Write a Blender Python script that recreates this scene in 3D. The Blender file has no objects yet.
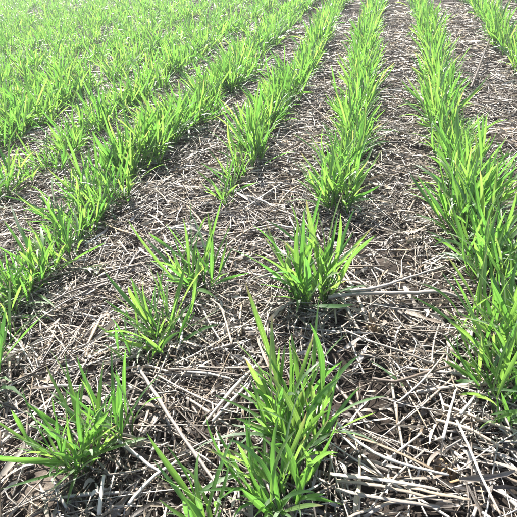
import bpy, math, random
import numpy as np
from mathutils import Matrix, Vector

# ------------------------------------------------------------------ camera, light, exposure
scene = bpy.context.scene
FPX, HCAM = 518.0, 0.60            # focal length in photo pixels, camera height in metres
VP, ROLL = (394.0, -84.0), 6.5     # where the drill rows converge, tilt of the horizon
_d = np.array([(VP[0]-258.5)/FPX, (258.5-VP[1])/FPX, -1.0]); _d /= np.linalg.norm(_d)
_e = np.array([math.cos(math.radians(ROLL)), math.sin(math.radians(ROLL)), 0.0])
_u = np.cross(_e, _d); _u /= np.linalg.norm(_u)
if _u[1] < 0: _u = -_u
RCAM = np.array([np.cross(_d, _u), _d, _u])      # world (x, y along the rows, z up) from camera

cam_data = bpy.data.cameras.new('camera')
cam = bpy.data.objects.new('camera', cam_data)
scene.collection.objects.link(cam)
cam_data.sensor_width = 36.0
cam_data.lens = 36.0*FPX/517.0
cam_data.clip_start, cam_data.clip_end = 0.02, 2000.0
M4 = Matrix([list(RCAM[i])+[0.0] for i in range(3)]+[[0, 0, 0, 1]])
cam.matrix_world = Matrix.Translation((0, 0, HCAM)) @ M4
scene.camera = cam
scene.render.resolution_x = scene.render.resolution_y = 1024

SUN_EL, SUN_AZ = math.radians(52), math.radians(-28)   # azimuth clockwise from +Y (ahead of the camera)
world = bpy.data.worlds.new('World'); scene.world = world; world.use_nodes = True
nt = world.node_tree; nt.nodes.clear()
sky = nt.nodes.new('ShaderNodeTexSky'); sky.sky_type = 'NISHITA'; sky.sun_disc = False
sky.sun_elevation = SUN_EL; sky.sun_rotation = SUN_AZ; sky.air_density = 1.0; sky.dust_density = 2.0
bg = nt.nodes.new('ShaderNodeBackground'); bg.inputs['Strength'].default_value = 0.07
wo = nt.nodes.new('ShaderNodeOutputWorld')
nt.links.new(sky.outputs[0], bg.inputs[0]); nt.links.new(bg.outputs[0], wo.inputs[0])

sl = bpy.data.lights.new('sun', 'SUN'); sl.energy = 5.0; sl.angle = math.radians(0.55); sl.color = (1.0, 0.955, 0.88)
so = bpy.data.objects.new('sun', sl); scene.collection.objects.link(so)
sv = Vector((math.sin(SUN_AZ)*math.cos(SUN_EL), math.cos(SUN_AZ)*math.cos(SUN_EL), math.sin(SUN_EL)))
so.rotation_euler = sv.to_track_quat('Z', 'Y').to_euler(); so.location = sv*20

scene.view_settings.view_transform = 'Standard'
scene.view_settings.look = 'None'
scene.view_settings.exposure = 1.66
scene.cycles.max_bounces = 6
scene.cycles.diffuse_bounces = 3
scene.cycles.glossy_bounces = 2
scene.cycles.transmission_bounces = 4
scene.view_settings.gamma = 1.0
scene.view_settings.use_curve_mapping = False

# ------------------------------------------------------------------ helpers
rng = np.random.default_rng(20240)
random.seed(7)
COL = scene.collection
INV = RCAM.T


def ground_height(x, y):
    x = np.asarray(x, float); y = np.asarray(y, float)
    z = 0.006*np.sin(2.1*x+0.7)*np.cos(1.7*y+0.3)+0.005*np.sin(5.3*x+3.1*y)+0.004*np.cos(7.7*y-4.1*x+1.0)
    z += 0.003*np.sin(17*x+9*y)+0.003*np.sin(-13*x+19*y+2)
    return z


def unproject(px, py, z=0.0):
    r = RCAM @ np.array([(px-258.5)/FPX, (258.5-py)/FPX, -1.0])
    t = (z-HCAM)/r[2]
    p = r*t
    return np.array([p[0], p[1], z])


def on_ground(px, py, lift=0.0):
    z = 0.0
    for _ in range(3):
        p = unproject(px, py, z)
        z = float(ground_height(p[0], p[1]))+lift
    return unproject(px, py, z)


def project(p):
    c = (np.atleast_2d(p)-np.array([0, 0, HCAM])) @ RCAM       # camera coordinates
    depth = -c[:, 2]
    safe = np.where(depth > 0.02, depth, 0.02)
    return 258.5+FPX*c[:, 0]/safe, 258.5-FPX*c[:, 1]/safe, depth


def mesh_from(name, V, F, mat, attrs=None, smooth=True):
    """V (n,3), F list of arrays (m,3) / (m,4)"""
    me = bpy.data.meshes.new(name)
    V = np.asarray(V, np.float32)
    me.vertices.add(len(V)); me.vertices.foreach_set('co', V.ravel())
    F = [np.asarray(f, np.int32) for f in F if len(f)]
    loops = np.concatenate([f.ravel() for f in F])
    tot = np.concatenate([np.full(len(f), f.shape[1], np.int32) for f in F])
    start = np.concatenate([[0], np.cumsum(tot)[:-1]]).astype(np.int32)
    me.loops.add(len(loops)); me.loops.foreach_set('vertex_index', loops)
    me.polygons.add(len(tot)); me.polygons.foreach_set('loop_start', start)
    me.polygons.foreach_set('loop_total', tot)
    me.update(calc_edges=True)
    if smooth:
        me.polygons.foreach_set('use_smooth', np.ones(len(tot), bool))
    for k, a in (attrs or {}).items():
        at = me.attributes.new(k, 'FLOAT', 'POINT'); at.data.foreach_set('value', np.asarray(a, np.float32))
    me.materials.append(mat)
    return me


def put(name, me, parent=None, loc=None, mat=None):
    o = bpy.data.objects.new(name, me)
    COL.objects.link(o)
    if parent is not None: o.parent = parent
    if mat is not None: o.matrix_basis = mat
    elif loc is not None: o.location = loc
    return o


def tag(o, label=None, cat=None, group=None, kind=None):
    if label: o['label'] = label
    if cat: o['category'] = cat
    if group: o['group'] = group
    if kind: o['kind'] = kind
    return o


def mat4(R3, t):
    return Matrix([[R3[0][0], R3[0][1], R3[0][2], t[0]], [R3[1][0], R3[1][1], R3[1][2], t[1]],
                   [R3[2][0], R3[2][1], R3[2][2], t[2]], [0, 0, 0, 1]])


def rot(ax, a):
    a = np.asarray(a, float); c, s = np.cos(a), np.sin(a); o, z = np.ones_like(a), np.zeros_like(a)
    if ax == 'x': m = [[o, z, z], [z, c, -s], [z, s, c]]
    elif ax == 'y': m = [[c, z, s], [z, o, z], [-s, z, c]]
    else: m = [[c, -s, z], [s, c, z], [z, z, o]]
    return np.moveaxis(np.array(m), (0, 1), (-2, -1)) if a.ndim else np.array(m)


# ------------------------------------------------------------------ materials
def new_mat(name):
    m = bpy.data.materials.new(name); m.use_nodes = True
    m.node_tree.nodes.clear()
    return m, m.node_tree.nodes, m.node_tree.links


def N(nodes, kind, **kw):
    n = nodes.new(kind)
    for k, v in kw.items():
        if k in n.inputs: n.inputs[k].default_value = v
        else: setattr(n, k, v)
    return n


def ramp(nodes, stops, interp='LINEAR'):
    r = nodes.new('ShaderNodeValToRGB'); r.color_ramp.interpolation = interp
    el = r.color_ramp.elements
    while len(el) < len(stops): el.new(0.5)
    for e, (p, c) in zip(el, stops): e.position = p; e.color = (*c, 1)
    return r


def math_node(nodes, links, op, a, b=None, clamp=False):
    n = nodes.new('ShaderNodeMath'); n.operation = op; n.use_clamp = clamp
    for i, v in enumerate((a, b)):
        if v is None: continue
        if isinstance(v, (int, float)): n.inputs[i].default_value = v
        else: links.new(v, n.inputs[i])
    return n.outputs[0]


def rnd_value(nodes, links):
    """a random number for each piece: the piece's own attribute plus the object's random, wrapped to 0..1"""
    a = N(nodes, 'ShaderNodeAttribute', attribute_name='rnd')
    oi = nodes.new('ShaderNodeObjectInfo')
    s = math_node(nodes, links, 'ADD', a.outputs['Fac'], oi.outputs['Random'])
    return math_node(nodes, links, 'FRACT', s)


def make_leaf_material():
    m, n, l = new_mat('wheat_leaf')
    t = N(n, 'ShaderNodeAttribute', attribute_name='t').outputs['Fac']
    s = N(n, 'ShaderNodeAttribute', attribute_name='s').outputs['Fac']
    r = rnd_value(n, l)
    refl = ramp(n, [(0.0, (0.034, 0.098, 0.028)), (0.35, (0.054, 0.138, 0.034)), (0.75, (0.086, 0.182, 0.042)), (1.0, (0.115, 0.215, 0.05))])
    l.new(r, refl.inputs['Fac'])
    tran = ramp(n, [(0.0, (0.13, 0.36, 0.055)), (0.4, (0.205, 0.47, 0.066)), (0.8, (0.30, 0.56, 0.085)), (1.0, (0.36, 0.57, 0.11))])
    l.new(r, tran.inputs['Fac'])
    # veins that run along the blade, and slow blotches
    comb = n.new('ShaderNodeCombineXYZ'); l.new(math_node(n, l, 'MULTIPLY', s, 13.0), comb.inputs[0]); l.new(math_node(n, l, 'MULTIPLY', t, 2.2), comb.inputs[1]); l.new(math_node(n, l, 'MULTIPLY', r, 37.0), comb.inputs[2])
    vein = N(n, 'ShaderNodeTexNoise', Scale=1.0, Detail=2.0); l.new(comb.outputs[0], vein.inputs['Vector'])
    vr = N(n, 'ShaderNodeMapRange'); vr.inputs[1].default_value = 0.3; vr.inputs[2].default_value = 0.7; vr.inputs[3].default_value = 0.62; vr.inputs[4].default_value = 1.25
    l.new(vein.outputs['Fac'], vr.inputs[0])

    # pale midrib
    rib = N(n, 'ShaderNodeMapRange'); rib.inputs[1].default_value = 0.04; rib.inputs[2].default_value = 0.20; rib.inputs[3].default_value = 1.35; rib.inputs[4].default_value = 1.0
    l.new(math_node(n, l, 'ABSOLUTE', s), rib.inputs[0])
    ribbed = math_node(n, l, 'MULTIPLY', vr.outputs[0], rib.outputs[0])

    def shaded(col, tip):
        mul = n.new('ShaderNodeMixRGB'); mul.blend_type = 'MULTIPLY'; mul.inputs[0].default_value = 1
        l.new(col, mul.inputs[1]); l.new(ribbed, mul.inputs[2])
        base = N(n, 'ShaderNodeMapRange'); base.inputs[1].default_value = 0.0; base.inputs[2].default_value = 0.12; base.inputs[3].default_value = 0.5; base.inputs[4].default_value = 0.0
        l.new(t, base.inputs[0])
        mx = n.new('ShaderNodeMixRGB'); l.new(base.outputs[0], mx.inputs[0]); l.new(mul.outputs[0], mx.inputs[1]); mx.inputs[2].default_value = (*tip[0], 1)
        # a few blades have a dry tip
        dry = math_node(n, l, 'GREATER_THAN', r, 0.84)
        tr = N(n, 'ShaderNodeMapRange'); tr.inputs[1].default_value = 0.80; tr.inputs[2].default_value = 0.96
        l.new(t, tr.inputs[0])
        dm = math_node(n, l, 'MULTIPLY', dry, tr.outputs[0])
        m2 = n.new('ShaderNodeMixRGB'); l.new(dm, m2.inputs[0]); l.new(mx.outputs[0], m2.inputs[1]); m2.inputs[2].default_value = (*tip[1], 1)
        return m2.outputs[0]
    c1 = shaded(refl.outputs[0], ((0.16, 0.20, 0.06), (0.42, 0.34, 0.16)))
    c2 = shaded(tran.outputs[0], ((0.22, 0.34, 0.05), (0.45, 0.36, 0.14)))
    p = N(n, 'ShaderNodeBsdfPrincipled'); l.new(c1, p.inputs['Base Color'])
    p.inputs['Roughness'].default_value = 0.6; p.inputs['Specular IOR Level'].default_value = 0.0
    bmp = N(n, 'ShaderNodeBump', Strength=0.35, Distance=0.0006); l.new(vein.outputs['Fac'], bmp.inputs['Height'])
    l.new(bmp.outputs[0], p.inputs['Normal'])
    tb = n.new('ShaderNodeBsdfTranslucent'); l.new(c2, tb.inputs['Color'])
    mix = N(n, 'ShaderNodeMixShader'); mix.inputs[0].default_value = 0.56
    l.new(p.outputs[0], mix.inputs[1]); l.new(tb.outputs[0], mix.inputs[2])
    # waxy skin over both
    gl = N(n, 'ShaderNodeBsdfGlossy', Roughness=0.46); l.new(bmp.outputs[0], gl.inputs['Normal'])
    gl.inputs['Color'].default_value = (1, 1, 1, 1)
    lw = N(n, 'ShaderNodeLayerWeight', Blend=0.5); l.new(bmp.outputs[0], lw.inputs['Normal'])
    fr = math_node(n, l, 'ADD', math_node(n, l, 'MULTIPLY', math_node(n, l, 'POWER', lw.outputs['Facing'], 4.0), 0.55), 0.05)
    wax = N(n, 'ShaderNodeMixShader'); l.new(fr, wax.inputs[0]); l.new(mix.outputs[0], wax.inputs[1]); l.new(gl.outputs[0], wax.inputs[2])
    out = n.new('ShaderNodeOutputMaterial'); l.new(wax.outputs[0], out.inputs[0])
    return m


def make_straw_material(name='straw', stops=None, translucent=0.12, rough=0.42, vary=False):
    m, n, l = new_mat(name)
    stops = stops or [(0.0, (0.034, 0.027, 0.022)), (0.18, (0.11, 0.090, 0.074)), (0.32, (0.215, 0.188, 0.164)), (0.54, (0.345, 0.312, 0.278)), (0.82, (0.47, 0.437, 0.395)), (1.0, (0.58, 0.55, 0.51))]
    t = N(n, 'ShaderNodeAttribute', attribute_name='t').outputs['Fac']
    s = N(n, 'ShaderNodeAttribute', attribute_name='s').outputs['Fac']
    r = rnd_value(n, l) if vary else N(n, 'ShaderNodeAttribute', attribute_name='rnd').outputs['Fac']
    comb = n.new('ShaderNodeCombineXYZ'); l.new(math_node(n, l, 'MULTIPLY', s, 11.0), comb.inputs[0]); l.new(math_node(n, l, 'MULTIPLY', t, 4.0), comb.inputs[1]); l.new(math_node(n, l, 'MULTIPLY', r, 91.0), comb.inputs[2])
    no = N(n, 'ShaderNodeTexNoise', Scale=1.0, Detail=3.0); l.new(comb.outputs[0], no.inputs['Vector'])
    off = math_node(n, l, 'MULTIPLY', math_node(n, l, 'SUBTRACT', no.outputs['Fac'], 0.5), 0.95)
    fac = math_node(n, l, 'ADD', r, off, clamp=True)
    cr = ramp(n, stops); l.new(fac, cr.inputs['Fac'])
    # weathered warm / grey tint
    geo = n.new('ShaderNodeNewGeometry')
    n2 = N(n, 'ShaderNodeTexNoise', Scale=9.0, Detail=2.0); l.new(geo.outputs['Position'], n2.inputs['Vector'])
    tint = ramp(n, [(0.06, (1.08, 0.94, 0.74)), (0.20, (1.04, 0.98, 0.90)), (0.45, (1.0, 0.99, 0.98)), (0.85, (0.97, 0.99, 1.02)), (0.95, (0.80, 0.71, 0.62))])
    hue = math_node(n, l, 'FRACT', math_node(n, l, 'MULTIPLY', r, 17.3))
    l.new(math_node(n, l, 'ADD', hue, math_node(n, l, 'MULTIPLY', math_node(n, l, 'SUBTRACT', n2.outputs['Fac'], 0.5), 0.8)), tint.inputs['Fac'])
    mul = n.new('ShaderNodeMixRGB'); mul.blend_type = 'MULTIPLY'; mul.inputs[0].default_value = 1
    l.new(cr.outputs[0], mul.inputs[1]); l.new(tint.outputs[0], mul.inputs[2])
    p = N(n, 'ShaderNodeBsdfPrincipled', Roughness=rough); l.new(mul.outputs[0], p.inputs['Base Color'])
    p.inputs['Specular IOR Level'].default_value = 0.55
    bmp = N(n, 'ShaderNodeBump', Strength=0.5, Distance=0.0008); l.new(no.outputs['Fac'], bmp.inputs['Height']); l.new(bmp.outputs[0], p.inputs['Normal'])
    tb = n.new('ShaderNodeBsdfTranslucent'); l.new(mul.outputs[0], tb.inputs['Color'])
    mix = N(n, 'ShaderNodeMixShader'); mix.inputs[0].default_value = translucent
    l.new(p.outputs[0], mix.inputs[1]); l.new(tb.outputs[0], mix.inputs[2])
    out = n.new('ShaderNodeOutputMaterial'); l.new(mix.outputs[0], out.inputs[0])
    return m


def make_soil_material():
    m, n, l = new_mat('soil')
    geo = n.new('ShaderNodeNewGeometry')
    a = N(n, 'ShaderNodeTexNoise', Scale=5.0, Detail=6.0, Roughness=0.65); l.new(geo.outputs['Position'], a.inputs['Vector'])
    b = N(n, 'ShaderNodeTexNoise', Scale=170.0, Detail=4.0, Roughness=0.7); l.new(geo.outputs['Position'], b.inputs['Vector'])
    ca = ramp(n, [(0.40, (0.016, 0.012, 0.010)), (0.55, (0.036, 0.029, 0.024)), (0.64, (0.11, 0.092, 0.078)), (0.74, (0.24, 0.21, 0.18))]); l.new(a.outputs['Fac'], ca.inputs['Fac'])
    cb = ramp(n, [(0.3, (0.55, 0.55, 0.55)), (0.7, (1.35, 1.3, 1.25))]); l.new(b.outputs['Fac'], cb.inputs['Fac'])
    mul = n.new('ShaderNodeMixRGB'); mul.blend_type = 'MULTIPLY'; mul.inputs[0].default_value = 1
    l.new(ca.outputs[0], mul.inputs[1]); l.new(cb.outputs[0], mul.inputs[2])
    # beyond the built rows the closed crop is the ground's colour
    ln = n.new('ShaderNodeVectorMath'); ln.operation = 'LENGTH'; l.new(geo.outputs['Position'], ln.inputs[0])
    far = N(n, 'ShaderNodeMapRange'); far.inputs[1].default_value = 11.0; far.inputs[2].default_value = 14.0; l.new(ln.outputs['Value'], far.inputs[0])
    mx = n.new('ShaderNodeMixRGB'); l.new(far.outputs[0], mx.inputs[0]); l.new(mul.outputs[0], mx.inputs[1]); mx.inputs[2].default_value = (0.11, 0.22, 0.05, 1)
    p = N(n, 'ShaderNodeBsdfPrincipled', Roughness=0.9); l.new(mx.outputs[0], p.inputs['Base Color'])
    p.inputs['Specular IOR Level'].default_value = 0.2
    bmp = N(n, 'ShaderNodeBump', Strength=0.8, Distance=0.004); l.new(b.outputs['Fac'], bmp.inputs['Height']); l.new(bmp.outputs[0], p.inputs['Normal'])
    out = n.new('ShaderNodeOutputMaterial'); l.new(p.outputs[0], out.inputs[0])
    return m


LEAF = make_leaf_material()
STRAW = make_straw_material(vary=True)
LONG = make_straw_material('long_straw', [(0.0, (0.034, 0.027, 0.022)), (0.25, (0.12, 0.10, 0.083)), (0.45, (0.25, 0.22, 0.19)), (0.70, (0.40, 0.365, 0.325)), (1.0, (0.58, 0.545, 0.50))], 0.0, 0.5)
STICK = make_straw_material('weathered_stick', [(0.0, (0.16, 0.135, 0.12)), (0.4, (0.30, 0.265, 0.24)), (0.75, (0.50, 0.465, 0.43)), (1.0, (0.66, 0.62, 0.58))], 0.0, 0.5)
DARK = make_straw_material('dark_stem', [(0.0, (0.05, 0.04, 0.034)), (0.5, (0.13, 0.105, 0.09)), (1.0, (0.27, 0.235, 0.21))], 0.0, 0.5)
BLEACHED = make_straw_material('bleached_leaf', [(0.0, (0.45, 0.42, 0.36)), (0.5, (0.62, 0.59, 0.52)), (1.0, (0.74, 0.71, 0.66))], 0.25, 0.4)
TAN = make_straw_material('tan_stub', [(0.0, (0.20, 0.14, 0.085)), (0.5, (0.36, 0.28, 0.19)), (1.0, (0.52, 0.44, 0.33))], 0.05, 0.6)
SOIL = make_soil_material()


# ------------------------------------------------------------------ the ground, one sheet to the horizon
def value_noise(x, y, cell, seed):
    g = np.random.default_rng(seed).random((256, 256))
    u, v = x/cell, y/cell
    i, j = np.floor(u).astype(int), np.floor(v).astype(int); fu, fv = u-i, v-j
    fu = fu*fu*(3-2*fu); fv = fv*fv*(3-2*fv)
    G = lambda a, b: g[a % 256, b % 256]
    return (G(i, j)*(1-fu)*(1-fv)+G(i+1, j)*fu*(1-fv)+G(i, j+1)*(1-fu)*fv+G(i+1, j+1)*fu*fv)-0.5


def stretch(lo, hi, step, far, k=1.16):
    a = list(np.arange(lo, hi+1e-6, step)); d = step; v = a[-1]
    while v < far: d *= k; v += d; a.append(v)
    d = step; v = a[0]
    while v > -far: d *= k; v -= d; a.insert(0, v)
    return np.array(a)


gx, gy = stretch(-1.7, 1.1, 0.014, 400), stretch(0.0, 2.8, 0.014, 400)
X, Y = np.meshgrid(gx, gy)
near = np.clip((14-np.hypot(X, Y))/6, 0, 1)
Z = ground_height(X, Y)*near+near*(0.016*value_noise(X, Y, 0.045, 1)+0.010*value_noise(X, Y, 0.021, 2))-0.006
nx, ny = len(gx), len(gy)
idx = np.arange(nx*ny).reshape(ny, nx)
quads = np.stack([idx[:-1, :-1], idx[:-1, 1:], idx[1:, 1:], idx[1:, :-1]], -1).reshape(-1, 4)
ground = put('ground', mesh_from('ground', np.stack([X, Y, Z], -1).reshape(-1, 3), [quads], SOIL))
tag(ground, 'dark crumbly field soil showing between the straw', 'soil', kind='structure')


# ------------------------------------------------------------------ shapes of single pieces
class Shape:
    """a small piece: vertices, faces, the place along (t) and across (s) for its material"""
    def __init__(self, V, F, t, s, length=0.0):
        self.V, self.F, self.t, self.s, self.length = np.asarray(V, float), F, np.asarray(t, float), np.asarray(s, float), length
        self.me = None

    def mesh(self, name, mat, rnd=0.0):
        if self.me is None:
            self.me = mesh_from(name, self.V, self.F, mat, {'t': self.t, 's': self.s, 'rnd': np.full(len(self.V), rnd)})
        return self.me


def strip_faces(rows, w):
    q = []
    for i in range(rows-1):
        for j in range(w-1):
            a = i*w+j; q.append((a, a+1, a+w+1, a+w))
    return np.array(q)


def blade(L, W, a0, a1, p=1.6, twist=0.0, fold=0.5, side=0.0, rows=9, across=3, wave=0.0):
    """wheat leaf: narrow sheath at the base, widest near the middle, long pointed tip; bends towards +X"""
    t = np.linspace(0, 1, rows)
    tt = np.linspace(0, 1, 61)
    ang = np.radians(a0+(a1-a0)*tt**p)
    yaw = side*tt**2
    step = L/60
    cx = np.concatenate([[0], np.cumsum(np.sin(ang[:-1])*np.cos(yaw[:-1])*step)])
    cy = np.concatenate([[0], np.cumsum(np.sin(ang[:-1])*np.sin(yaw[:-1])*step)])
    cz = np.concatenate([[0], np.cumsum(np.cos(ang[:-1])*step)])
    V, T, S = [], [], []
    for i, v in enumerate(t):
        c = np.array([np.interp(v, tt, cx), np.interp(v, tt, cy), np.interp(v, tt, cz)])
        a, y = np.interp(v, tt, ang), np.interp(v, tt, yaw)
        tan = np.array([np.sin(a)*np.cos(y), np.sin(a)*np.sin(y), np.cos(a)])
        nrm = np.array([-np.cos(a)*np.cos(y), -np.cos(a)*np.sin(y), np.sin(a)])   # upper side of the blade
        bi = np.cross(nrm, tan)
        tw = twist*v+wave*math.sin(v*9)
        b2 = bi*math.cos(tw)+nrm*math.sin(tw); n2 = nrm*math.cos(tw)-bi*math.sin(tw)
        w = 0.5*W*np.interp(v, [0, .12, .3, .5, .7, .86, .95, 1], [.42, .66, .94, 1., .86, .54, .25, .02])
        fo = fold*np.interp(v, [0, .2, .6, 1], [1.7, 1.1, 0.8, 0.9])
        for sgn in ((-1, 0, 1) if across == 3 else (-1, 1)):
            V.append(c+b2*sgn*w+n2*abs(sgn)*w*fo); T.append(v); S.append(sgn)
    return Shape(V, [strip_faces(rows, across)], T, S, L)


def straw_tube(L, r, bend=0.3, segs=4, sides=5, flat=0.7, kink=0.0, taper=0.8, seed=0, node=False):
    """broken stalk lying along X, centred, slightly bent"""
    g = np.random.default_rng(seed)
    xs = np.linspace(-0.5, 0.5, segs+1)
    V, T, S = [], [], []
    ph = g.uniform(0, 6.28)
    kx = g.uniform(-.25, .25)
    for i, u in enumerate(xs):
        cy = bend*L*(u*u-0.08)+kink*L*max(0, u-kx)+g.normal(0, .012)*L*0.5
        cz = 0.18*bend*L*math.sin(u*5+ph)*0.35
        rr = r*(1-(1-taper)*(u+.5))*g.uniform(.88, 1.1)
        if node and i == segs//2: rr *= 1.25
        for j in range(sides):
            a = 6.28318*j/sides+ph*0.3
            V.append((u*L, cy+rr*math.cos(a), cz+rr*flat*math.sin(a))); T.append(u+.5); S.append(2*abs(2*j/sides-1)-1)
    q = []
    for i in range(segs):
        for j in range(sides):
            a = i*sides+j; b = i*sides+(j+1) % sides; q.append((a, b, b+sides, a+sides))
    F = [np.array(q)]
    # frayed closed ends
    n0 = len(V)
    V.append((-0.5*L-r*.6, np.mean([V[j][1] for j in range(sides)]), np.mean([V[j][2] for j in range(sides)]))); T.append(0); S.append(0)
    e0 = segs*sides
    V.append((0.5*L+r*.9, np.mean([V[e0+j][1] for j in range(sides)]), np.mean([V[e0+j][2] for j in range(sides)]))); T.append(1); S.append(0)
    tri = []
    for j in range(sides):
        tri.append((n0, (j+1) % sides, j)); tri.append((n0+1, e0+j, e0+(j+1) % sides))
    F.append(np.array(tri))
    return Shape(V, F, T, S, L)


def shred(L, W, curl=0.6, twist=1.5, rows=6, seed=0, across=3):
    """dry flattened leaf shred, folded, curled and twisted"""
    g = np.random.default_rng(seed)
    us = np.linspace(-.5, .5, rows); V, T, S = [], [], []
    ph = g.uniform(0, 6.28); sw = g.uniform(-1, 1)*curl
    ragged = g.uniform(.45, 1.15, rows); ragged[0] *= .45; ragged[-1] *= .35
    for i, u in enumerate(us):
        c = np.array([u*L, sw*L*u*u, 0.10*curl*L*math.sin(4*u+ph)])
        a = twist*u+ph*.25
        b = np.array([-sw*u, math.cos(a), math.sin(a)]); nn = np.array([0, -math.sin(a), math.cos(a)])
        w = W*.5*ragged[i]
        for sgn in ((-1, 0, 1) if across == 3 else (-1, 1)):
            V.append(c+b*sgn*w+nn*abs(sgn)*w*.45); T.append(u+.5); S.append(sgn)
    return Shape(V, [strip_faces(rows, across)], T, S, L)


def merge(name, shapes, which, R, P, scale, rnd, mat):
    """one mesh of many transformed pieces"""
    Vs, Fq, Ft, Ts, Ss, Rs, base = [], [], [], [], [], [], 0
    for k, sh in enumerate(shapes):
        sel = np.nonzero(which == k)[0]
        if not len(sel): continue
        v = np.einsum('nij,vj->nvi', R[sel]*scale[sel, None, None], sh.V)+P[sel, None, :]
        nv = len(sh.V)
        offs = base+np.arange(len(sel))*nv
        for f in sh.F:
            ff = (f[None]+offs[:, None, None]).reshape(-1, f.shape[1])
            (Fq if f.shape[1] == 4 else Ft).append(ff)
        Vs.append(v.reshape(-1, 3)); Ts.append(np.tile(sh.t, len(sel))); Ss.append(np.tile(sh.s, len(sel)))
        Rs.append(np.repeat(rnd[sel], nv)); base += nv*len(sel)
    F = []
    if Fq: F.append(np.concatenate(Fq))
    if Ft: F.append(np.concatenate(Ft))
    return mesh_from(name, np.concatenate(Vs), F, mat, {'t': np.concatenate(Ts), 's': np.concatenate(Ss), 'rnd': np.concatenate(Rs)})


# ------------------------------------------------------------------ wheat
LEAVES, KIND = [], {}
def add_leaf(kind, **kw):
    KIND.setdefault(kind, []).append(len(LEAVES)); LEAVES.append(blade(**kw))
for i in range(18):     # erect blades
    add_leaf('erect', L=rng.uniform(.080, .135), W=rng.uniform(.0050, .0075), a0=rng.uniform(2, 14), a1=rng.uniform(8, 42), p=rng.uniform(1.0, 2.2), twist=rng.normal(0, 1.0), fold=rng.uniform(.2, .65), side=rng.normal(0, .4), wave=rng.normal(0, .07))
for i in range(16):     # arching blades
    add_leaf('arch', L=rng.uniform(.080, .130), W=rng.uniform(.0050, .0075), a0=rng.uniform(8, 25), a1=rng.uniform(50, 100), p=rng.uniform(1.0, 2.0), twist=rng.normal(0, 1.0), fold=rng.uniform(.15, .55), side=rng.normal(0, .5), wave=rng.normal(0, .09))
for i in range(8):      # low blades with a hanging tip
    add_leaf('droop', L=rng.uniform(.07, .12), W=rng.uniform(.005, .0072), a0=rng.uniform(15, 35), a1=rng.uniform(105, 150), p=rng.uniform(1.0, 1.7), twist=rng.normal(0, .8), fold=rng.uniform(.15, .5), side=rng.normal(0, .5))
for i in range(8):      # short young blades
    add_leaf('young', L=rng.uniform(.05, .09), W=rng.uniform(.004, .0065), a0=rng.uniform(0, 15), a1=rng.uniform(10, 60), p=1.5, twist=rng.normal(0, .6), fold=rng.uniform(.4, .9), side=rng.normal(0, .3))


def tiller(L, r, bend, seed):
    """leaf sheaths rolled into a false stem"""
    V, T, S = [], [], []
    for i, u in enumerate((0, .5, 1)):
        for j in range(5):
            a = 6.2832*j/5+seed
            V.append((bend*L*u*u+r*(1-.35*u)*math.cos(a), r*(1-.35*u)*math.sin(a), u*L)); T.append(u*.35); S.append(math.cos(a))
    q = [(i*5+j, i*5+(j+1) % 5, (i+1)*5+(j+1) % 5, (i+1)*5+j) for i in range(2) for j in range(5)]
    return Shape(V, [np.array(q)], T, S, L)


for i in range(5):
    KIND.setdefault('stem', []).append(len(LEAVES)); LEAVES.append(tiller(.07, rng.uniform(.0015, .0022), rng.uniform(0, .12), i))
COARSE, CKIND = [], {}
for k, ids in KIND.items():
    for _ in ids:
        if k == 'stem': continue
        CKIND.setdefault(k, []).append(len(COARSE))
        a = {'erect': (3, rng.uniform(8, 38)), 'arch': (6, rng.uniform(50, 95)), 'droop': (15, rng.uniform(105, 140)), 'young': (5, rng.uniform(10, 50))}[k]
        L = rng.uniform(.085, .135) if k != 'young' else rng.uniform(.06, .09)
        COARSE.append(blade(L, rng.uniform(.0056, .0080), a[0], a[1], 1.6, rng.normal(0, .8), 0.4, rng.normal(0, .4), rows=4, across=2))


def tuft_leaves(n, size=1.0, spread=1.0, rx=.016, ry=.024, mix=(.52, .30, .07, .11), kinds=None, r=None):
    """(leaf shape, rotation, base offset, scale) for each blade and stem of one tuft; a tuft is a handful of tillers"""
    r = r or rng
    kinds = kinds or KIND
    out = []
    names = ('erect', 'arch', 'droop', 'young')
    mix = np.array(mix)/sum(mix)
    while n > 0:
        q = r.uniform(0, 6.2832); rad = math.sqrt(r.random())
        off = np.array([rx*rad*math.cos(q), ry*rad*math.sin(q), -.004])
        tilt = math.radians(abs(r.normal(0, 7))*spread+13*rad*spread)
        R0 = rot('z', q+r.normal(0, .6)) @ rot('y', tilt)
        h = .07*size*r.uniform(.45, 1.15)
        if 'stem' in kinds:
            out.append((int(r.choice(kinds['stem'])), R0, off, h/.07))
        az = r.uniform(0, 6.2832)
        m = min(n, int(r.integers(2, 5)))
        for j in range(m):
            u = 1.0-.27*j-.05*r.random()
            k = names[r.choice(4, p=mix)] if j else ('erect' if r.random() < .8 else 'young')
            a = az+math.pi*j+r.normal(0, .35)
            R = R0 @ rot('z', a) @ rot('y', abs(r.normal(0, .12))*spread+(.10*j*spread))
            out.append((int(r.choice(kinds[k])), R, off+R0[:, 2]*h*max(.05, u), size*r.uniform(.75, 1.15)))
        n -= m
    return out


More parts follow.
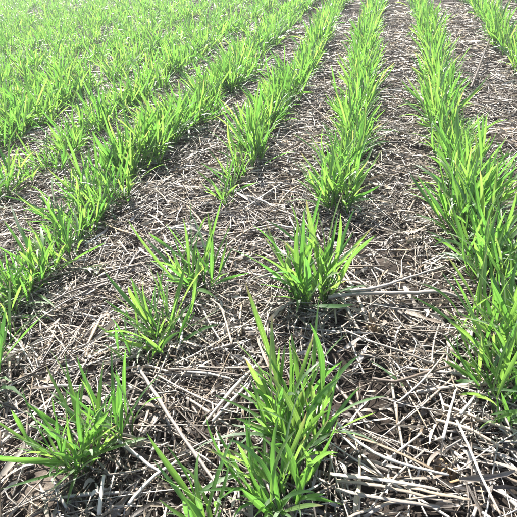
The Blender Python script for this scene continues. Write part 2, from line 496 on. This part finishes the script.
# rows: distance from the camera's own line, first and last metre along the row, look, wording
ROW_X = {'centre': -0.112, 'right': 0.195, 'edge': 0.55, 'left1': -0.390, 'left2': -0.725, 'left3': -1.08}
ROW_TEXT = {'centre': 'the centre row', 'right': 'the dense right row', 'edge': 'the row at the right edge',
            'left1': 'the first row left of centre', 'left2': 'the second row left of centre',
            'left3': 'the third row left of centre'}
x, k = -1.08, 4
while x > -13:
    x -= rng.uniform(.31, .35); ROW_X[f'left{k}'] = x
    ROW_TEXT[f'left{k}'] = 'the %s row left of centre' % {4: 'fourth', 5: 'fifth', 6: 'sixth', 7: 'seventh', 8: 'eighth'}.get(k, 'far') if k < 9 else 'the closed rows at the upper left'
    k += 1
x, k = .55, 2
while x < 6:
    x += rng.uniform(.3, .33); ROW_X[f'edge{k}'] = x
    ROW_TEXT[f'edge{k}'] = 'the short row in the top right corner' if k == 2 else 'a row beyond the top right corner'; k += 1

START = {'centre': 1.10, 'right': 0.50, 'edge': 0.45, 'left1': 1.22, 'left2': 0.42, 'left3': 0.35}
tufts = []      # dicts: x, y, n, size, spread, row, label
for row, xr in ROW_X.items():
    y = START.get(row, max(0.2, abs(xr)*0.75-0.4 if xr < 0 else abs(xr)*1.2-.3))
    left = row.startswith('left') and row != 'left1'
    wob = rng.uniform(0, 6)
    while y < 12:
        far = math.hypot(xr, y)
        sp = .046 if far < 4 else (.052 if far < 7 else .085)
        if left and far < 4: sp = .038
        y += sp*rng.uniform(.6, 1.4)
        if -xr > y*.95+1.0 or xr > y*.40+1.0: continue
        xx = xr+0.014*math.sin(y*2.3+wob)+rng.normal(0, .014 if not left else .040)
        n = int(rng.integers(20, 32))
        vig = float(value_noise(np.array([xr*3.1]), np.array([y]), .22, 21)[0])
        size = rng.uniform(.84, 1.10)*(1+.34*vig); n = int(n*(1+.55*vig))
        if row in ('centre', 'left1'): n += 5
        if row == 'right' and y < 1.4: xx += rng.normal(0, .022)
        if left: size *= 1.04; n += 6 if row != 'left2' else 14
        if row == 'right' and y < 1.5: size *= 1.04; n += 9
        if row == 'left1' and y < 1.4: n = int(n*.7); size *= .86
        if rng.random() < .07: n = max(4, n//3)
        # a few thin places in the stand
        if left and row != 'left2' and (rng.random() < .08 or vig < -.42): continue
        tufts.append(dict(x=xx, y=y, n=n, size=size, spread=1.05+(.4 if left else 0)+rng.uniform(-.15, .3), row=row, label=None))

SPECIAL = [
    # px, py, blades, size, spread, rx, ry, label, dead leaves
    (80, 462, 64, .96, 1.15, .024, .020, 'isolated bright wheat tuft near the lower left corner', 1),
    (122, 438, 32, .84, 1.2, .018, .016, 'small thin wheat tuft just right of the lower left tuft', 0),
    (298, 446, 78, 1.08, .9, .026, .032, 'tall wheat tuft at the bottom of the centre row, back half', 1),
    (281, 503, 72, 1.0, .95, .026, .030, 'wheat tuft at the bottom centre edge, front half of the tall clump', 1),
    (208, 528, 18, .95, .8, .014, .014, 'few wheat blades rising from the bottom edge left of the tall clump', 0),
    (312, 306, 90, 1.16, 1.15, .032, .028, 'full isolated wheat tuft in mid picture beside the thick pale stick', 0),
    (166, 348, 52, .95, 1.8, .030, .022, 'sparse splayed wheat tuft with white dead leaves, left of middle', 2),
    (205, 290, 52, 1.0, 1.6, .026, .022, 'sparse wheat tuft behind the splayed tuft, left of middle', 0),
    (140, 370, 11, .68, 1.4, .012, .012, 'low wheat seedling with a few blades between two lower left tufts', 0),
    (228, 206, 24, .82, 1.4, .020, .018, 'thin wheat tuft at the near end of the first row left of centre', 0),
    (338, 214, 60, 1.1, 1.15, .028, .024, 'foremost wheat tuft of the continuous centre row', 0),
    (508, 424, 32, .95, 1.35, .024, .018, 'small leaning wheat tuft at the right edge, front of the dense row', 0),
    (500, 392, 44, .95, 1.25, .026, .022, 'bushy wheat tuft at the right edge behind the small leaning tuft', 0),
    (492, 352, 44, .98, 1.2, .026, .022, 'bushy wheat tuft at the right edge, third from the bottom', 0),
    (8, 352, 12, .72, 1.5, .012, .012, 'few low wheat blades at the left edge below the second row', 0),
]
GROUP = 'wheat tufts standing in drill rows'
for (px, py, n, size, spread, rx, ry, label, dead) in SPECIAL:
    p = on_ground(px, py)
    tufts.append(dict(x=p[0], y=p[1], n=n, size=size, spread=spread, rx=rx, ry=ry, row=None, label=label, dead=dead))

for tf in tufts:
    tf['z'] = float(ground_height(tf['x'], tf['y']))*min(1, max(0, (14-math.hypot(tf['x'], tf['y']))/6))
P0 = np.array([[t['x'], t['y'], t['z']+.05] for t in tufts])
ux, uy, dep = project(P0)
inside = (ux > -14) & (ux < 531) & (uy > -8) & (uy < 560) & (dep > .1)
order = sorted(np.nonzero(inside)[0], key=lambda i: (tufts[i]['label'] is None, dep[i]))
single = set(order[:300])
with_parts = set(order[:100])

_ones = ['first', 'second', 'third', 'fourth', 'fifth', 'sixth', 'seventh', 'eighth', 'ninth', 'tenth', 'eleventh', 'twelfth', 'thirteenth',
         'fourteenth', 'fifteenth', 'sixteenth', 'seventeenth', 'eighteenth', 'nineteenth']
def ordinal(c):
    if c < 20: return _ones[c-1]
    t, u = divmod(c, 10); tens = ('twent', 'thirt', 'fort', 'fift', 'sixt', 'sevent', 'eight', 'ninet')[t-2]
    return tens+'ieth' if u == 0 else tens+'y-'+_ones[u-1]
count = {}
for i in sorted(single, key=lambda i: tufts[i]['y']):
    tf = tufts[i]
    if tf['label']: continue
    c = count[tf['row']] = count.get(tf['row'], 0)+1
    look = 'thin wheat tuft' if tf['n'] < 15 else ('full wheat tuft' if tf['n'] > 26 else 'wheat tuft')
    tf['label'] = f"{look}, {ordinal(c)} from the near end of {ROW_TEXT[tf['row']]}"

bulk = dict(fine=[], coarse=[])
for i, tf in enumerate(tufts):
    far = i not in single and (dep[i] > 2.7 or not inside[i])
    n = tf['n']
    kw = dict(size=tf['size'], spread=tf['spread'])
    if 'rx' in tf: kw.update(rx=tf['rx'], ry=tf['ry'], mix=(.66, .21, .04, .09))
    if dep[i] > 3.2 and tf['x'] < -1: kw['size'] *= .90
    lv = tuft_leaves(n, kinds=CKIND if far else KIND, **kw)
    base = np.array([tf['x'], tf['y'], tf['z']])
    if i in single:
        if i in with_parts:
            o = put('wheat_tuft', None, loc=base)
            for (k, R, off, sc) in lv:
                put('stem' if k in KIND['stem'] else 'leaf', LEAVES[k].mesh('leaf', LEAF, rng.random()), o, mat=mat4(R*sc, off))
            for q in range(tf.get('dead', 0)):
                k = KIND['arch'][q+3]
                if not hasattr(LEAVES[k], 'dead_me'):
                    LEAVES[k].dead_me = LEAVES[k].mesh('leaf', LEAF).copy(); LEAVES[k].dead_me.materials[0] = BLEACHED
                dl = put('dead_leaf', LEAVES[k].dead_me, o, mat=mat4((rot('z', rng.uniform(2.4, 6.6)) @ rot('y', .55))*.62, (0, 0, 0)))
                dl['label'] = 'bleached white dead leaf'
        else:
            w = np.array([a[0] for a in lv]); R = np.array([a[1] for a in lv]); P = np.array([a[2] for a in lv]); sc = np.array([a[3] for a in lv])
            o = put('wheat_tuft', merge('wheat_tuft', LEAVES, w, R, P, sc, rng.random(len(lv)), LEAF), loc=base)
        tag(o, tf['label'], 'wheat plant', GROUP)
    else:
        b = bulk['coarse' if far else 'fine']
        for (k, R, off, sc) in lv: b.append((k, R, base+off, sc))
shapes = LEAVES+COARSE
w = np.array([a[0] for a in bulk['fine']]+[a[0]+len(LEAVES) for a in bulk['coarse']])
allb = bulk['fine']+bulk['coarse']
me = merge('wheat_foliage', shapes, w, np.array([a[1] for a in allb]), np.array([a[2] for a in allb]), np.array([a[3] for a in allb]), rng.random(len(allb)), LEAF)
tag(put('wheat_foliage', me), 'closed far rows of young green wheat filling the top of the picture', 'wheat', kind='stuff')


# ------------------------------------------------------------------ straw litter
SH, SK = [], {}
def add_straw(kind, s): SK.setdefault(kind, []).append(len(SH)); SH.append(s)
for i in range(20): add_straw('stalk', straw_tube(rng.uniform(.06, .19), rng.choice([.0009, .0012, .0015, .0019, .0026])*rng.uniform(.85, 1.15), rng.normal(0, .13), 4, 4, rng.uniform(.3, .9), rng.normal(0, .25) if i % 3 == 0 else 0, rng.uniform(.6, 1), i, i % 2 == 0))
for i in range(24): add_straw('shred', shred(rng.uniform(.03, .10), rng.choice([.0025, .004, .0055, .008])*rng.uniform(.8, 1.2), rng.uniform(.2, 1.3), rng.normal(0, 1.8), 7, i+50))
for i in range(12): add_straw('bit', straw_tube(rng.uniform(.018, .05), rng.uniform(.0010, .0022), rng.normal(0, .25), 2, 3, .6, 0, .7, i+100))
for i in range(10): add_straw('flake', shred(rng.uniform(.012, .032), rng.uniform(.003, .0065), rng.uniform(.2, 1.2), rng.normal(0, 1.2), 4, i+150, 2))
for i in range(14): add_straw('curl', shred(rng.uniform(.010, .030), rng.uniform(.0025, .0055), rng.uniform(.8, 2.4), rng.normal(0, 2.5), 5, i+300, 2))
for i in range(10): add_straw('farstalk', straw_tube(rng.uniform(.06, .16), rng.uniform(.0018, .003), rng.normal(0, .25), 3, 3, .7, 0, .8, i+200))
for i in range(10): add_straw('farshred', shred(rng.uniform(.04, .10), rng.uniform(.006, .012), rng.uniform(.2, 1.2), rng.normal(0, 1.5), 4, i+250, 2))


def scatter(x0, x1, y0, y1, density, probs, wedge=True, zmax=.024):
    n = int((x1-x0)*(y1-y0)*density)
    x, y = rng.uniform(x0, x1, n), rng.uniform(y0, y1, n)
    # litter lies in drifts
    keep = rng.random(n) < np.clip(.80+1.2*value_noise(x, y, .13, 5)+1.1*value_noise(x, y, .055, 6), .22, 1)
    if wedge: keep &= (x > -(y*.98+.58)) & (x < y*.36+.62)
    x, y = x[keep], y[keep]; n = len(x)
    kinds = list(probs); pr = np.array([probs[k] for k in kinds], float); pr /= pr.sum()
    kk = rng.choice(len(kinds), n, p=pr)
    which = np.zeros(n, int)
    for j, k in enumerate(kinds):
        sel = kk == j; which[sel] = rng.choice(SK[k], sel.sum())
    lift = zmax*rng.random(n)**1.5+.001
    yaw = rng.uniform(0, 6.2832, n)
    L = np.array([s.length for s in SH])[which]
    pitch = rng.normal(0, .16, n)*np.clip(.05/L, .35, 1.5)
    pitch = np.clip(pitch, -.5, .5)
    rollr = rng.uniform(0, 6.2832, n)*(.15)+rng.normal(0, .5, n)
    R = rot('z', yaw) @ rot('y', pitch) @ rot('x', rollr)
    z = ground_height(x, y)+lift+np.abs(np.sin(pitch))*L*.35
    return which, R, np.stack([x, y, z], -1), rng.uniform(.8, 1.2, n), rng.random(n)


parts = [scatter(-1.6, 1.15, 0.0, 1.25, 14500, dict(stalk=.19, shred=.14, bit=.29, flake=.06, curl=.32)),
         scatter(-2.4, 1.6, 1.25, 2.3, 10000, dict(stalk=.15, shred=.10, bit=.25, flake=.05, farstalk=.12, farshred=.05, curl=.28)),
         scatter(-3.8, 2.3, 2.3, 4.2, 4200, dict(farstalk=.55, farshred=.20, flake=.25), zmax=.02),
         scatter(-9.0, 3.6, 4.2, 9.0, 700, dict(farstalk=.4, farshred=.6), zmax=.02)]
which, R, P, sc, rn = [np.concatenate([p[i] for p in parts]) for i in range(5)]
# the largest in view become objects of their own
L = np.array([s.length for s in SH])[which]*sc
e1 = P+R[:, :, 0]*(L*.5)[:, None]; e2 = P-R[:, :, 0]*(L*.5)[:, None]
ax, ay, d1 = project(e1); bx, by, d2 = project(e2); cx, cy, d0 = project(P)
size = np.hypot(ax-bx, ay-by)
ok = (np.minimum(ax, bx) > 2) & (np.maximum(ax, bx) < 515) & (np.minimum(ay, by) > 2) & (np.maximum(ay, by) < 515) & (d0 > .1)
size = np.where(ok, size*(.5+.5*np.clip((P[:, 2]-ground_height(P[:, 0], P[:, 1]))/.02, 0, 1)), 0)
big = np.argsort(-size)[:262]
isbig = np.zeros(len(P), bool); isbig[big] = True


LAND = [(76, 430, 'the lower left tuft'), (285, 440, 'the tall bottom clump'), (312, 270, 'the full middle tuft'), (165, 320, 'the splayed tuft'), (204, 262, 'the sparse tuft'),
        (340, 190, 'the centre row front'), (374, 322, 'the tan stub'), (400, 293, 'the thick pale stick'), (182, 430, 'the long grey stalk'), (400, 462, 'the long curved straw'),
        (395, 494, 'the flattened stalks'), (500, 400, 'the right edge tuft'), (470, 250, 'the dense right row'), (85, 285, 'the dark curved stick'), (226, 190, 'the thin front tuft'),
        (410, 374, 'the bent dark stalk'), (205, 370, 'the dark thin stem'), (98, 270, 'the weed seedling'), (130, 490, 'the bottom left straw pair'), (410, 200, 'the bare gap right of centre')]
LAND = LAND[:-2]
stalkset = set(SK['stalk'])
used_labels = {}
for i in sorted(big, key=lambda i: min(math.hypot(q[0]-cx[i], q[1]-cy[i]) for q in LAND)):
    k = int(which[i]); st = k in stalkset
    o = put('straw_stalk' if st else 'straw_shred', SH[k].mesh('straw', STRAW, rng.random()), mat=mat4(R[i]*sc[i], P[i]))
    lx, ly, lt = min(LAND, key=lambda q: math.hypot(q[0]-cx[i], q[1]-cy[i]))
    dx, dy = cx[i]-lx, cy[i]-ly
    where = ('right of' if dx > 0 else 'left of') if abs(dx) > abs(dy) else ('in front of' if dy > 0 else 'behind')
    ang = math.degrees(math.atan2(-(ay[i]-by[i]), ax[i]-bx[i])) % 180
    lie = 'lying level' if ang < 20 or ang > 160 else ('slanting up rightward' if ang < 70 else ('pointing away' if ang < 110 else 'slanting up leftward'))
    look = 'long' if L[i] > .12 else ('short' if L[i] < .085 else 'mid-length')
    lb = f"{look} {'straw stalk' if st else 'curled leaf shred'} {lie} {where} {lt}"
    c = used_labels[lb] = used_labels.get(lb, 0)+1
    if c > 1: lb += f', {ordinal(c)} closest'
    tag(o, lb, 'straw' if st else 'dry leaf', 'loose straw on top of the litter')
r_ = ~isbig
tag(put('straw_litter', merge('straw_litter', SH, which[r_], R[r_], P[r_], sc[r_], rn[r_], STRAW)), 'bleached chopped straw and chaff covering the soil between rows', 'straw litter', kind='stuff')


# ------------------------------------------------------------------ sticks and stalks one can point at
def path_tube(pts, r, sides=7, flat=.85, seed=0, nodes=(), taper=.75, sub=5):
    """stalk that follows a path of points, with knots and uneven thickness"""
    g = np.random.default_rng(seed)
    pts = [np.array(p, float) for p in pts]
    C = []
    n = len(pts)
    for i in range(n-1):
        p0, p1, p2, p3 = pts[max(0, i-1)], pts[i], pts[i+1], pts[min(n-1, i+2)]
        for q in np.linspace(0, 1, sub, endpoint=False):
            C.append(.5*((2*p1)+(-p0+p2)*q+(2*p0-5*p1+4*p2-p3)*q*q+(-p0+3*p1-3*p2+p3)*q**3))
    C.append(pts[-1]); C = np.array(C); m = len(C)
    V, T, S = [], [], []
    for i in range(m):
        tan = C[min(m-1, i+1)]-C[max(0, i-1)]; tan /= np.linalg.norm(tan)+1e-9
        sd = np.cross(tan, (0, 0, 1.)); sd /= np.linalg.norm(sd)+1e-9; up = np.cross(sd, tan)
        u = i/(m-1)
        rr = r*(1-(1-taper)*u)*g.uniform(.92, 1.08)
        for nd in nodes: rr *= 1+.35*math.exp(-((u-nd)*m/1.0)**2)
        c = C[i]+sd*g.normal(0, r*.12)+up*g.normal(0, r*.1)
        for j in range(sides):
            a = 6.28318*j/sides
            V.append(c+sd*rr*math.cos(a)*g.uniform(.92, 1.08)+up*rr*flat*math.sin(a)); T.append(u); S.append(2*abs(2*j/sides-1)-1)
    q = [(i*sides+j, i*sides+(j+1) % sides, (i+1)*sides+(j+1) % sides, (i+1)*sides+j) for i in range(m-1) for j in range(sides)]
    V.append(C[0]); T.append(0); S.append(0); V.append(C[-1]); T.append(1); S.append(0)
    tri = [(m*sides, (j+1) % sides, j) for j in range(sides)]+[(m*sides+1, (m-1)*sides+j, (m-1)*sides+(j+1) % sides) for j in range(sides)]
    return np.array(V), [np.array(q), np.array(tri)], T, S


def stalk_px(name, pts, r, mat, label, cat, seed=0, nodes=(), flat=.85, group=None, taper=.75, tone=.5, parent=None, origin=None):
    """pts: photo pixels and the lift above the soil where the stalk lies there"""
    W = [on_ground(px, py, lift) for (px, py, lift) in pts]
    V, F, T, S = path_tube(W, r, seed=seed, nodes=nodes, flat=flat, taper=taper)
    org = W[0] if origin is None else origin
    me = mesh_from(name, V-org, F, mat, {'t': T, 's': S, 'rnd': np.full(len(V), tone)})
    if parent is not None:
        return put(name, me, parent)
    o = put(name, me, loc=org)
    return tag(o, label, cat, group)


LG = 'long stalks lying across the litter'
# thick pale stick with a side branch, in the middle right
org = on_ground(326, 297, .03)
st = tag(put('thick_stick', None, loc=org), 'thick pale weathered stick with side branch lying between centre and right rows', 'stick')
stalk_px('stem', [(328, 297, .040), (360, 293, .042), (400, 293, .042), (440, 292, .040), (458, 297, .032)], .0042, STICK, None, None, 1, (.3, .66), parent=st, origin=org, tone=.38)
stalk_px('branch', [(345, 291, .046), (378, 287, .050), (410, 277, .052), (444, 266, .05)], .0027, STICK, None, None, 2, (.4,), parent=st, origin=org, tone=.45)
stalk_px('grey_stalk', [(138, 366, .05), (152, 389, .046), (172, 420, .04), (196, 455, .036), (226, 497, .03)], .0028, STICK, 'long grey stalk slanting down from the lower left tuft to bottom centre', 'stalk', 3, (.35, .75), group=LG, tone=.20)
stalk_px('thin_straw', [(168, 369, .036), (200, 370, .036), (242, 375, .03)], .0019, DARK, 'straight dark thin stem lying left of the tall bottom clump', 'stalk', 4, group=LG, tone=.6)
stalk_px('long_straw', [(337, 423, .04), (356, 440, .042), (379, 455, .04), (410, 466, .038), (449, 475, .034)], .0022, LONG, 'long pale curved straw sweeping across the lower right', 'straw', 5, (.6,), group=LG, tone=.8)
stalk_px('long_straw', [(457, 420, .044), (468, 445, .042), (484, 482, .04), (501, 516, .036)], .0018, LONG, 'long straight straw running down towards the lower right corner', 'straw', 6, group=LG, tone=.8)
stalk_px('thin_straw', [(366, 340, .036), (398, 350, .038), (432, 363, .032)], .0019, LONG, 'straight greyish straw just below the tan stub', 'straw', 7, group=LG, tone=.5)
stalk_px('thin_straw', [(372, 378, .034), (396, 381, .038), (424, 373, .036), (450, 366, .03)], .0026, DARK, 'bent dark stalk in front of the dense right row', 'stalk', 8, group=LG, tone=.35)
stalk_px('thin_straw', [(340, 328, .034), (362, 311, .038), (385, 294, .046)], .0013, LONG, 'thin straw leaning on the thick pale stick', 'straw', 9, group=LG, tone=.75)
stalk_px('thin_straw', [(345, 330, .030), (366, 339, .032), (392, 349, .03)], .0015, LONG, 'thin straw lying left of the tan stub, pointing right', 'straw', 10, group=LG, tone=.6)
stalk_px('dark_stick', [(38, 309, .03), (70, 292, .034), (102, 282, .036), (136, 274, .032)], .0024, DARK, 'dark curved stick at the foot of the second row left of centre', 'stick', 11, (.5,), group=LG, tone=.55)
stalk_px('dark_stick', [(30, 325, .026), (60, 305, .03), (88, 290, .03)], .0018, LONG, 'pale stalk alongside the dark curved stick at the left', 'stalk', 12, group=LG, tone=.55)
stalk_px('long_straw', [(398, 402, .03), (420, 383, .034), (444, 355, .04)], .0016, LONG, 'pale straw slanting up to the front of the dense right row', 'straw', 13, group=LG, tone=.8)
stalk_px('long_straw', [(443, 439, .034), (449, 415, .036), (456, 390, .038)], .0022, LONG, 'short thick upright-lying straw left of the right edge tuft', 'straw', 14, group=LG, tone=.9)
stalk_px('long_straw', [(460, 414, .036), (470, 402, .038), (479, 391, .04)], .0022, LONG, 'short white straw beside the right edge tuft', 'straw', 15, group=LG, tone=.9)
stalk_px('long_straw', [(436, 420, .034), (466, 428, .036), (502, 447, .03)], .0024, LONG, 'thick pale straw pointing at the lower right tuft', 'straw', 16, (.5,), group=LG, tone=.7)
for q, (a, b, c) in enumerate([((336, 481), (380, 486), (452, 503)), ((336, 489), (372, 497), (440, 507)), ((384, 478), (420, 490), (470, 500)), ((330, 474), (390, 481), (440, 490))]):
    stalk_px('flat_stalk', [(*a, .03+.006*q), (*b, .034+.006*q), (*c, .028+.004*q)], .0026, LONG, 'flattened pale stalk, %s of four lying side by side in the lower right' % ['third', 'lowest', 'rightmost', 'topmost'][q], 'stalk', 17+q, flat=.4, group='flattened stalks lying side by side', tone=.42+.08*q)
stalk_px('long_straw', [(128, 505, .03), (150, 480, .034), (178, 460, .036)], .0026, LONG, 'thick pale straw lying under the long grey stalk', 'straw', 30, group=LG, tone=.85)
stalk_px('long_straw', [(118, 440, .03), (140, 458, .034), (160, 472, .03)], .0024, LONG, 'pale straw right of the small lower left tuft', 'straw', 31, group=LG, tone=.8)
stalk_px('long_straw', [(99, 515, .03), (101, 495, .032), (104, 475, .034)], .0028, LONG, 'thick white straw pointing up below the lower left tuft', 'straw', 32, group=LG, tone=.95)
stalk_px('long_straw', [(178, 350, .03), (182, 328, .034), (172, 308, .036), (160, 300, .03)], .0020, LONG, 'hooked pale straw under the splayed tuft', 'straw', 33, group=LG, tone=.8)
stalk_px('long_straw', [(232, 345, .03), (222, 310, .032), (212, 300, .03)], .0020, LONG, 'curved pale straw left of the full middle tuft', 'straw', 34, group=LG, tone=.75)
stalk_px('leaning_stick', [(471, 88, .02), (478, 70, .045), (489, 40, .07)], .0050, DARK, 'dark grey stick leaning in the gap right of the dense row', 'stick', 35, (.5,), group=LG, tone=.12)
stalk_px('leaning_stick', [(430, 34, .06), (448, 36, .06), (472, 50, .03)], .0036, DARK, 'thin dark stem lying behind the leaning stick', 'stalk', 36, group=LG, tone=.12)


# stubs of the last crop
def stub(px, py, h, rad, n, mat, label, seed, lean=.1):
    g = np.random.default_rng(seed); b = on_ground(px, py)
    o = tag(put('stubble_stub', None, loc=b), label, 'stubble', 'cut stubs of the last crop')
    for i in range(n):
        q = g.uniform(0, 6.28); c = np.array([rad*math.cos(q), rad*math.sin(q), -.008])*np.array([1, 1, 1])
        d = np.array([g.normal(0, lean), g.normal(0, lean), 1]); hh = h*g.uniform(.6, 1.05)
        V, F, T, S = path_tube([c, c+d*hh*.5, c+d*hh+g.normal(0, .003, 3)], g.uniform(.0022, .0038), 5, .5, seed+i, (), .8, 2)
        put('fibre', mesh_from('fibre', V, F, mat, {'t': T, 's': S, 'rnd': np.full(len(V), g.random())}), o)


stub(374, 335, .040, .007, 9, TAN, 'frayed tan stub standing below the thick pale stick', 60)
stub(184, 172, .040, .004, 3, TAN, 'brown cut stub at the edge of the second row left of centre', 61)
stub(190, 166, .034, .004, 3, TAN, 'smaller brown cut stub just behind the other one', 62)
stub(445, 478, .030, .010, 8, TAN, 'low frayed tan stub by the lower right curved straw', 63, .35)
stub(410, 272, .018, .010, 5, TAN, 'low frayed tan stub above the thick pale stick', 64, .5)

# a seedling weed and loose green blades
b = on_ground(97, 276)
sd = tag(put('weed_seedling', None, loc=b), 'small broad-leaved green weed seedling by the dark curved stick', 'weed')
for i in range(6):
    s = blade(rng.uniform(.022, .034), rng.uniform(.010, .014), 30, rng.uniform(70, 100), 1.0, 0, .25, rows=6)
    put('leaf', s.mesh('weed_leaf', LEAF, .3), sd, mat=mat4(rot('z', i*1.05+rng.normal(0, .2)), (0, 0, .008)))
for (px, py, az, k, sc_, label) in [(403, 396, 2.55, KIND['young'][0], 1.0, 'single green wheat blade lying in the lower right litter'),
                                    (276, 388, 2.6, KIND['erect'][2], 1.25, 'single upright wheat blade behind the tall bottom clump')]:
    g0 = on_ground(px, py)
    s = LEAVES[k]
    tag(put('wheat_sprig', s.mesh('leaf', LEAF), mat=mat4((rot('z', az) @ rot('y', 1.1 if sc_ == 1.0 else .05))*sc_, g0+np.array([0, 0, .02]))), label, 'wheat plant')

# crumbs and clods of soil
t_ = (1+5**.5)/2
ico = np.array([(-1, t_, 0), (1, t_, 0), (-1, -t_, 0), (1, -t_, 0), (0, -1, t_), (0, 1, t_), (0, -1, -t_), (0, 1, -t_), (t_, 0, -1), (t_, 0, 1), (-t_, 0, -1), (-t_, 0, 1)])/1.9
icf = np.array([(0, 11, 5), (0, 5, 1), (0, 1, 7), (0, 7, 10), (0, 10, 11), (1, 5, 9), (5, 11, 4), (11, 10, 2), (10, 7, 6), (7, 1, 8), (3, 9, 4), (3, 4, 2), (3, 2, 6), (3, 6, 8), (3, 8, 9), (4, 9, 5), (2, 4, 11), (6, 2, 10), (8, 6, 7), (9, 8, 1)])
CL = [Shape(ico*rng.uniform(.7, 1.25, (12, 1))*rng.uniform(.7, 1.2, 3), [icf], np.zeros(12), np.zeros(12)) for _ in range(8)]
n = 9000
x, y = rng.uniform(-1.9, 1.3, n), rng.uniform(.1, 2.6, n)
kp = (value_noise(x, y, .12, 9) > .02) & (x > -(y*.95+.55)) & (x < y*.45+.55); x, y = x[kp], y[kp]; n = len(x)
q = rng.uniform(0, 6.28, (3, n))
tag(put('soil_crumbs', merge('soil_crumbs', CL, rng.integers(0, 8, n), rot('z', q[0]) @ rot('x', q[1]), np.stack([x, y, ground_height(x, y)-.002+.006*rng.random(n)], -1), .0025+.007*rng.random(n)**3, rng.random(n), SOIL)), 'small soil crumbs scattered between the straw', 'soil', kind='stuff')
b = on_ground(229, 106)
tag(put('soil_clod', mesh_from('soil_clod', ico*np.array([.022, .018, .014])*rng.uniform(.75, 1.2, (12, 1)), [icf], DARK, {'t': np.zeros(12), 's': np.zeros(12), 'rnd': np.zeros(12)}), loc=b+np.array([0, 0, .012])), 'dark brown clod at the foot of the first row left of centre', 'clod')

# ------------------------------------------------------------------ the bright hazy air over the field
bx_, zb, zt = 430.0, -1.2, 0.95
hv = np.array([(a*bx_, b*bx_, c) for c in (zb, zt) for a, b in ((-1, -1), (1, -1), (1, 1), (-1, 1))])
hf = np.array([(3, 2, 1, 0), (4, 5, 6, 7), (0, 1, 5, 4), (1, 2, 6, 5), (2, 3, 7, 6), (3, 0, 4, 7)])
hm = bpy.data.materials.new('haze'); hm.use_nodes = True; hm.node_tree.nodes.clear()
pv = hm.node_tree.nodes.new('ShaderNodeVolumePrincipled'); pv.inputs['Color'].default_value = (0.96, 0.97, 1.0, 1)
pv.inputs['Density'].default_value = 0.0078; pv.inputs['Anisotropy'].default_value = 0.3
ho = hm.node_tree.nodes.new('ShaderNodeOutputMaterial'); hm.node_tree.links.new(pv.outputs[0], ho.inputs['Volume'])
tag(put('haze', mesh_from('haze', hv, [hf], hm, smooth=False)), 'pale bright haze over the far field', 'haze', kind='stuff')
